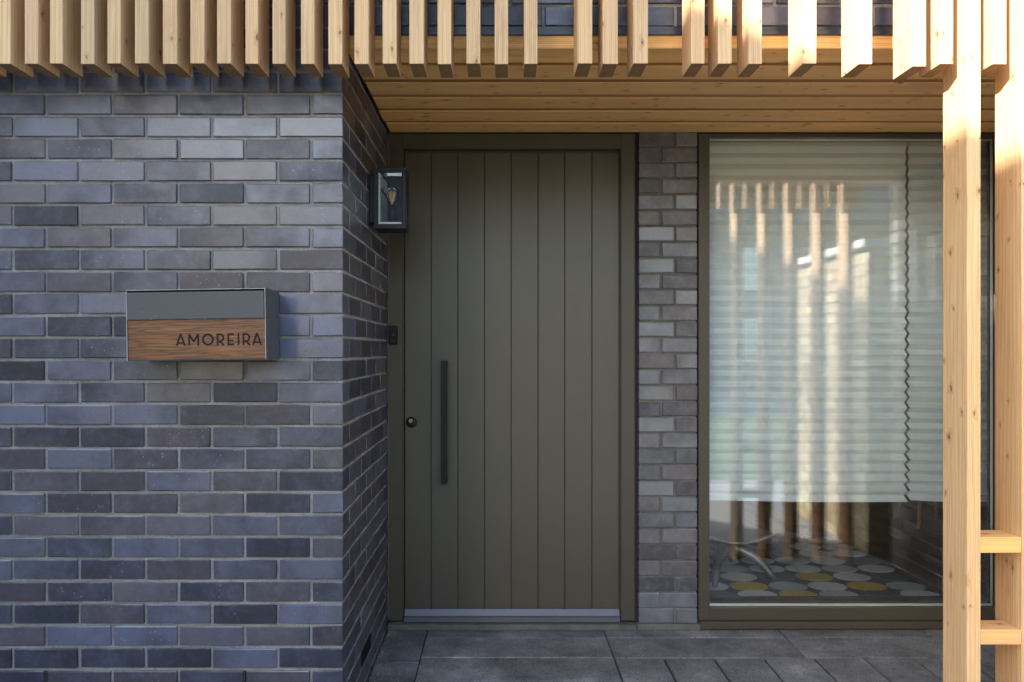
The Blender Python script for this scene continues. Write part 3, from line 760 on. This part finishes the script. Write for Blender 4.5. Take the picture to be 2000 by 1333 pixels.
# ------------------------------------------------------------------ paving
base = struct(box('patio', -6, 9, 1.9, 3.62, -.12, -.012, 'joint', own=False))
def slab(x0, x1, y0, y1, g=.0022):
    bm = bmesh.new(); cx, cy = (x0+x1)/2, (y0+y1)/2; dz = random.uniform(-.0015, .0015)
    add_box(bm, x0-cx+g, x1-cx-g, y0-cy+g, y1-cy-g, -.035, 0, .003)
    for v in bm.verts: v.co.x += random.uniform(-1, 1)*.0006; v.co.y += random.uniform(-1, 1)*.0006
    link('paving_slab', bm, 'slab', base, (cx, cy, dz), (random.uniform(-1, 1)*.002, random.uniform(-1, 1)*.001, 0))
xs = [-.342, .487, 1.31, 2.13, 2.39]
for a, b in zip(xs, xs[1:]):
    slab(a, b, 3.402, 3.60); slab(a, b, 3.181, 3.402)
slab(XC+.004, -.342, 3.13, 3.60); slab(XC+.004, -.342, 2.76, 3.13)
slab(-.342, .487, 2.952, 3.181)
y = 2.952
while y > 2.0: slab(-.342, .487, y-.226, y); y -= .226
y = 2.76
while y > 2.0: slab(XC+.004 if y > 2.6 else -.75, -.342, y-.37, y) if y > 2.6 else slab(-.53, -.342, y-.37, y); y -= .37
X = .487
for i in range(9):
    nx_ = X+.2135
    for j in range(2): slab(X, nx_, 3.181-.63*(j+1), 3.181-.63*j, .0052)
    X = nx_
y = 2.49
while y > 2.0:
    X = -.53
    while X > -3.3: slab(X-.83, X, y-.24, y); X -= .83
    y -= .24
# loose grit along the foot of the walls
V, Fc = [], []; rg = random.Random(5)
def pebble(x, y, r):
    k = len(V); 
    pts = [(1, 0, 0), (-1, 0, 0), (0, 1, 0), (0, -1, 0), (0, 0, 1), (0, 0, -1)]
    for p in pts: V.append((x+p[0]*r*rg.uniform(.7, 1.3), y+p[1]*r*rg.uniform(.7, 1.3), r*.35+p[2]*r*rg.uniform(.4, .8)))
    for q in ((0, 2, 4), (2, 1, 4), (1, 3, 4), (3, 0, 4), (2, 0, 5), (1, 2, 5), (3, 1, 5), (0, 3, 5)): Fc.append(tuple(k+i for i in q))
for i in range(900):
    a = rg.random()
    if a < .6: pebble(XC+.004+abs(rg.gauss(0, .022)), rg.uniform(2.7, 3.48), rg.uniform(.0008, .0028)*(1+(rg.random() < .08)))
    elif a < .85: pebble(rg.uniform(.62, 2.3), 3.485-abs(rg.gauss(0, .014)), rg.uniform(.0008, .0026))
    else: pebble(rg.uniform(-.5, 2.3), rg.uniform(2.8, 3.48), rg.uniform(.0006, .0014))
me = bpy.data.meshes.new('grit'); me.from_pydata(V, [], Fc); me.materials.append(M['grit'])
g = bpy.data.objects.new('grit', me); COL.objects.link(g); g['kind'] = 'stuff'; tag(g, 'loose sandy grit along the foot of the walls', 'grit')

# ------------------------------------------------------------------ timber screen
YS, SD, SW = 2.335, .117, .0442
scr = thing('timber_screen', 'pale timber screen of upright slats and tall posts in front of the house', 'timber screen')
slats = [(-8, 20), (48, 74.5), (97, 121.5), (158, 184), (209.5, 235.5), (263, 290), (318, 346), (372, 399.5), (424, 451.5), (479, 503.5), (532, 557.5),
         (588, 614), (641, 668), (692.5, 720), (747, 774), (799.5, 828), (855, 881.5), (911, 938), (966.5, 993), (1024, 1050), (1128, 1156.5),
         (1177.5, 1207), (1237, 1265.5), (1350, 1376.5), (1403, 1430), (1462, 1488.5), (1568, 1594.5), (1677, 1703.5), (1782.5, 1809),
         (1836, 1862), (1939, 1966), (2046, 2073), (2153, 2180), (2260, 2287), (2360, 2387)]
left_extra = [(-62-54*i, -35-54*i) for i in range(10)]
rg = random.Random(11)
ztop = 4.0
def timber(name, x0, x1, z0, z1, depth, parent, rz=0.0):
    cx = (x0+x1)/2; bm = bmesh.new()
    hw_, hd_ = (x1-x0)/2, depth/2
    fs = add_box(bm, -hw_, hw_, -hd_, hd_, 0, z1-z0, 0)
    fs[0].material_index = 1; fs[1].material_index = 1
    side = [e for e in bm.edges]
    bmesh.ops.bevel(bm, geom=side, offset=.0012, offset_type='OFFSET', segments=1, profile=.5, affect='EDGES')
    bm.normal_update()
    for f in bm.faces: f.material_index = 1 if abs(f.normal.z) > .9 else 0
    return link(name, bm, ['wood_z', 'end'], parent, (cx, YS+hd_, z0), (0, 0, rz))
for i, (a, b) in enumerate(slats+left_extra):
    zb = PZ(125+rg.uniform(-.8, .8), YS)
    if a in (1782.5,): zb = PZ(130, YS)
    timber('slat', PX(a, YS), PX(b, YS), zb, ztop, SD+rg.uniform(-.001, .001), scr, R(rg.uniform(-.7, .7)) if a < 1800 else 0)
posts = [(1888.3, 1915.5), (1995.5, 2022.5), (2101, 2128), (2208, 2235), (2315, 2342)]
for a, b in posts: timber('post', PX(a, YS), PX(b, YS), -.01, ztop, .1265, scr)
pxa, pxb = PX(1915.5, YS)+.0003, PX(1995.5, YS)-.0003
for (yt, yb_, dep) in ((1050, 1080.5, .095), (1231, 1260, .085)):
    bm = bmesh.new(); L2 = (pxb-pxa)/2; hz = (PZ(yt, YS)-PZ(yb_, YS))/2
    add_box(bm, -L2, L2, -dep/2, dep/2, -hz, hz, .0012)
    link('rail', bm, 'wood_x', scr, ((pxa+pxb)/2, YS+.0015+dep/2, (PZ(yt, YS)+PZ(yb_, YS))/2))
# carriers that hold the slats, above the frame of the photo
for zc_ in (2.95, 3.75):
    bm = bmesh.new(); add_box(bm, -2.2, 2.2, -.022, .022, -.035, .035, .0015); link('carrier', bm, 'wood_x', scr, (PX(1000, YS)+.25, YS+SD+.032, zc_))

# ------------------------------------------------------------------ surroundings (behind the camera, seen in the glass)
gr = bmesh.new(); s_ = 260
vs = [gr.verts.new(p) for p in ((-s_, -s_, -.125), (s_, -s_, -.125), (s_, s_, -.125), (-s_, s_, -.125))]; gr.faces.new(vs)
struct(link('ground', gr, 'ground'))
struct(box('pavement', -14, 16, -9.0, 1.895, -.12, -.02, 'pave'))  # pale ground brought close to the porch to bounce light onto the soffit
struct(box('lawn', -14, 16, -8.9, -.6, -.118, -.010, 'grass'))
# neighbour on the left whose flat roof shades most of the facade
ed = Vector((-8.3, 28, 0)).normalized(); P0 = Vector((.794, 2.335, 2.339))-SUN*10.0
ang = math.atan2(ed.y, ed.x)-math.pi/2
nb = thing('neighbour_house', 'flat-roofed brick house on the left across the forecourt, casting the shade', 'house', (P0.x, P0.y, 0), (0, 0, ang))
bm = bmesh.new(); add_box(bm, -6.5, -.06, -1.65, 3.3, -.1, P0.z-.14); link('wall', bm, 'rbrick', nb)
bm = bmesh.new(); add_box(bm, -6.6, 0, -1.7, 3.4, P0.z-.139, P0.z, .0); link('roof', bm, 'roof', nb)
for (yy, zz) in ((-1.0, 1.1), (1.5, 1.1), (-1.0, 3.7), (1.5, 3.7)):
    bm = bmesh.new(); add_box(bm, -.059, -.02, yy, yy+1.2, zz, zz+1.35, .004); wf = link('window', bm, 'white', nb)
    bm = bmesh.new()
    for j in range(2): add_box(bm, -.0195, -.012, yy+.06+j*.56, yy+.58+j*.56, zz+.06, zz+1.29)
    link('pane', bm, 'glassdark' if 'glassdark' in M else 'black', wf)
# yellow garden wall on the right
gw = thing('garden_wall', 'yellow stock brick garden wall with pale coping on the right, seen reflected in the glass', 'garden wall')
V, Fc = [], []; GX = 2.365
bk = Bricks(); y1 = 2.30
for k in range(26):
    z = .0+.075*k+.04; off = 0 if k % 2 else .1125; y = y1-off*0
    yy = y1-(.0 if k % 2 else .008)
    if k % 2: bk.add((GX+BL/2, yy-BD/2, z), BL, BH, BD, 0, 0); yy -= BD+JT
    while yy > 1.1: bk.add((GX+BD/2, yy-BL/2, z), BL, BH, BD, math.pi/2, 0); yy -= BL+JT
bk.build(gw, mats='ybrick')
box('mortar', GX+.005, GX+.21, .97, y1-.012, -.05, 1.955, 'mortar', gw, own=False)
y = y1+.02
while y > 1.1:
    box('coping_stone', GX-.035, GX+.25, y-.44, y-.004, 1.98, 2.035, 'white', gw, .006); y -= .444
# terrace opposite with white multi-pane windows
th = thing('terraced_house', 'dark brick terraced house with white sash windows across the street, seen reflected in the glass', 'house', (7.0, -19, 0))
bm = bmesh.new(); add_box(bm, 0, 22, -7, 0, -.12, 5.8); link('wall', bm, 'rbrick', th)
bm = bmesh.new()
pr = [(-7.3, 5.801), (.3, 5.801), (-3.5, 9.0)]
for X in (0, 22):
    for y_, z_ in pr: bm.verts.new((X, y_, z_))
bm.verts.ensure_lookup_table()
for i in range(3): bm.faces.new([bm.verts[j] for j in (i, (i+1) % 3, 3+(i+1) % 3, 3+i)])
bm.faces.new([bm.verts[i] for i in range(3)]); bm.faces.new([bm.verts[3+i] for i in range(3)]); bmesh.ops.recalc_face_normals(bm, faces=bm.faces)
link('roof', bm, 'roof', th)
skyglass = N('window_pane_reflecting'); skyglass.col((.35, .40, .45)); skyglass.set(Roughness=.08, Metallic=.6); M['skyglass'] = skyglass.m
for zz in (.9, 3.4):
    for i in range(8):
        X = 1.2+i*2.6; bm = bmesh.new(); add_box(bm, X, X+1.2, .001, .05, zz, zz+1.5, .004); wf = link('window', bm, 'white', th)
        bm = bmesh.new()
        for a in range(3):
            for b in range(4): add_box(bm, X+.08+a*.36, X+.08+a*.36+.32, .0505, .056, zz+.08+b*.35, zz+.08+b*.35+.31)
        link('pane', bm, 'skyglass', wf)
def gable_house(name, label, loc, wid, eaves, ridge, dep, wins):
    t = thing(name, label, 'house', loc)
    bm = bmesh.new(); add_box(bm, 0, wid, -dep, 0, -.12, eaves); link('wall', bm, 'rbrick', t)
    bm = bmesh.new()
    for X in (-.15, wid+.15):
        for y_, z_ in ((-dep-.3, eaves+.001), (.3, eaves+.001), (-dep/2, ridge)): bm.verts.new((X, y_, z_))
    bm.verts.ensure_lookup_table()
    for i in range(3): bm.faces.new([bm.verts[j] for j in (i, (i+1) % 3, 3+(i+1) % 3, 3+i)])
    bm.faces.new([bm.verts[i] for i in range(3)]); bm.faces.new([bm.verts[3+i] for i in range(3)]); bmesh.ops.recalc_face_normals(bm, faces=bm.faces)
    rf = link('roof', bm, 'roof', t)
    bm = bmesh.new(); add_box(bm, wid*.3, wid*.3+.9, -dep*.6, -dep*.6+.6, ridge-.8, ridge+1.1); link('chimney', bm, 'rbrick', rf)
    for X, zz in wins:
        bm = bmesh.new(); add_box(bm, X, X+1.2, .001, .05, zz, zz+1.5, .004); wf = link('window', bm, 'white', t)
        bm = bmesh.new()
        for a in range(3):
            for b in range(4): add_box(bm, X+.08+a*.36, X+.08+a*.36+.32, .0505, .056, zz+.08+b*.35, zz+.08+b*.35+.31)
        link('pane', bm, 'skyglass', wf)
    return t
gable_house('detached_house', 'dark brick gabled house straight across the street, left of the terraced house', (-8.5, -19, 0), 10.5, 5.4, 8.0, 7, [(x, z) for x in (1, 4.5, 8) for z in (.9, 3.2)])
# bare shrub by the garden wall
sh = thing('bare_shrub', 'leafless pale shrub beside the garden wall, faint in the window reflection', 'shrub', (2.12, 1.25, 0))
rg = random.Random(21)
def grow(bm, p, d, L, r, dep):
    q = p+d*L; add_tube(bm, [tuple(p), tuple((p+q)/2+Vector((rg.uniform(-1, 1), rg.uniform(-1, 1), 0))*L*.06), tuple(q)], [r, r*.85, r*.65], 5)
    if dep:
        for _ in range(rg.choice((2, 2, 3))):
            nd = (d+Vector((rg.uniform(-.5, .5), rg.uniform(-.5, .5), rg.uniform(-.05, .4)))).normalized(); grow(bm, p+d*L*rg.uniform(.6, 1), nd, L*rg.uniform(.6, .8), r*.6, dep-1)
for k in range(3):
    bm = bmesh.new(); grow(bm, Vector((0, 0, 0)), Vector((rg.uniform(-.15, .15), rg.uniform(-.2, .2), 1)).normalized(), .6, .011, 5); link('stem', bm, 'twig', sh)

sc.render.engine = 'CYCLES'
sc.cycles.max_bounces = 10; sc.cycles.transparent_max_bounces = 16; sc.cycles.diffuse_bounces = 5
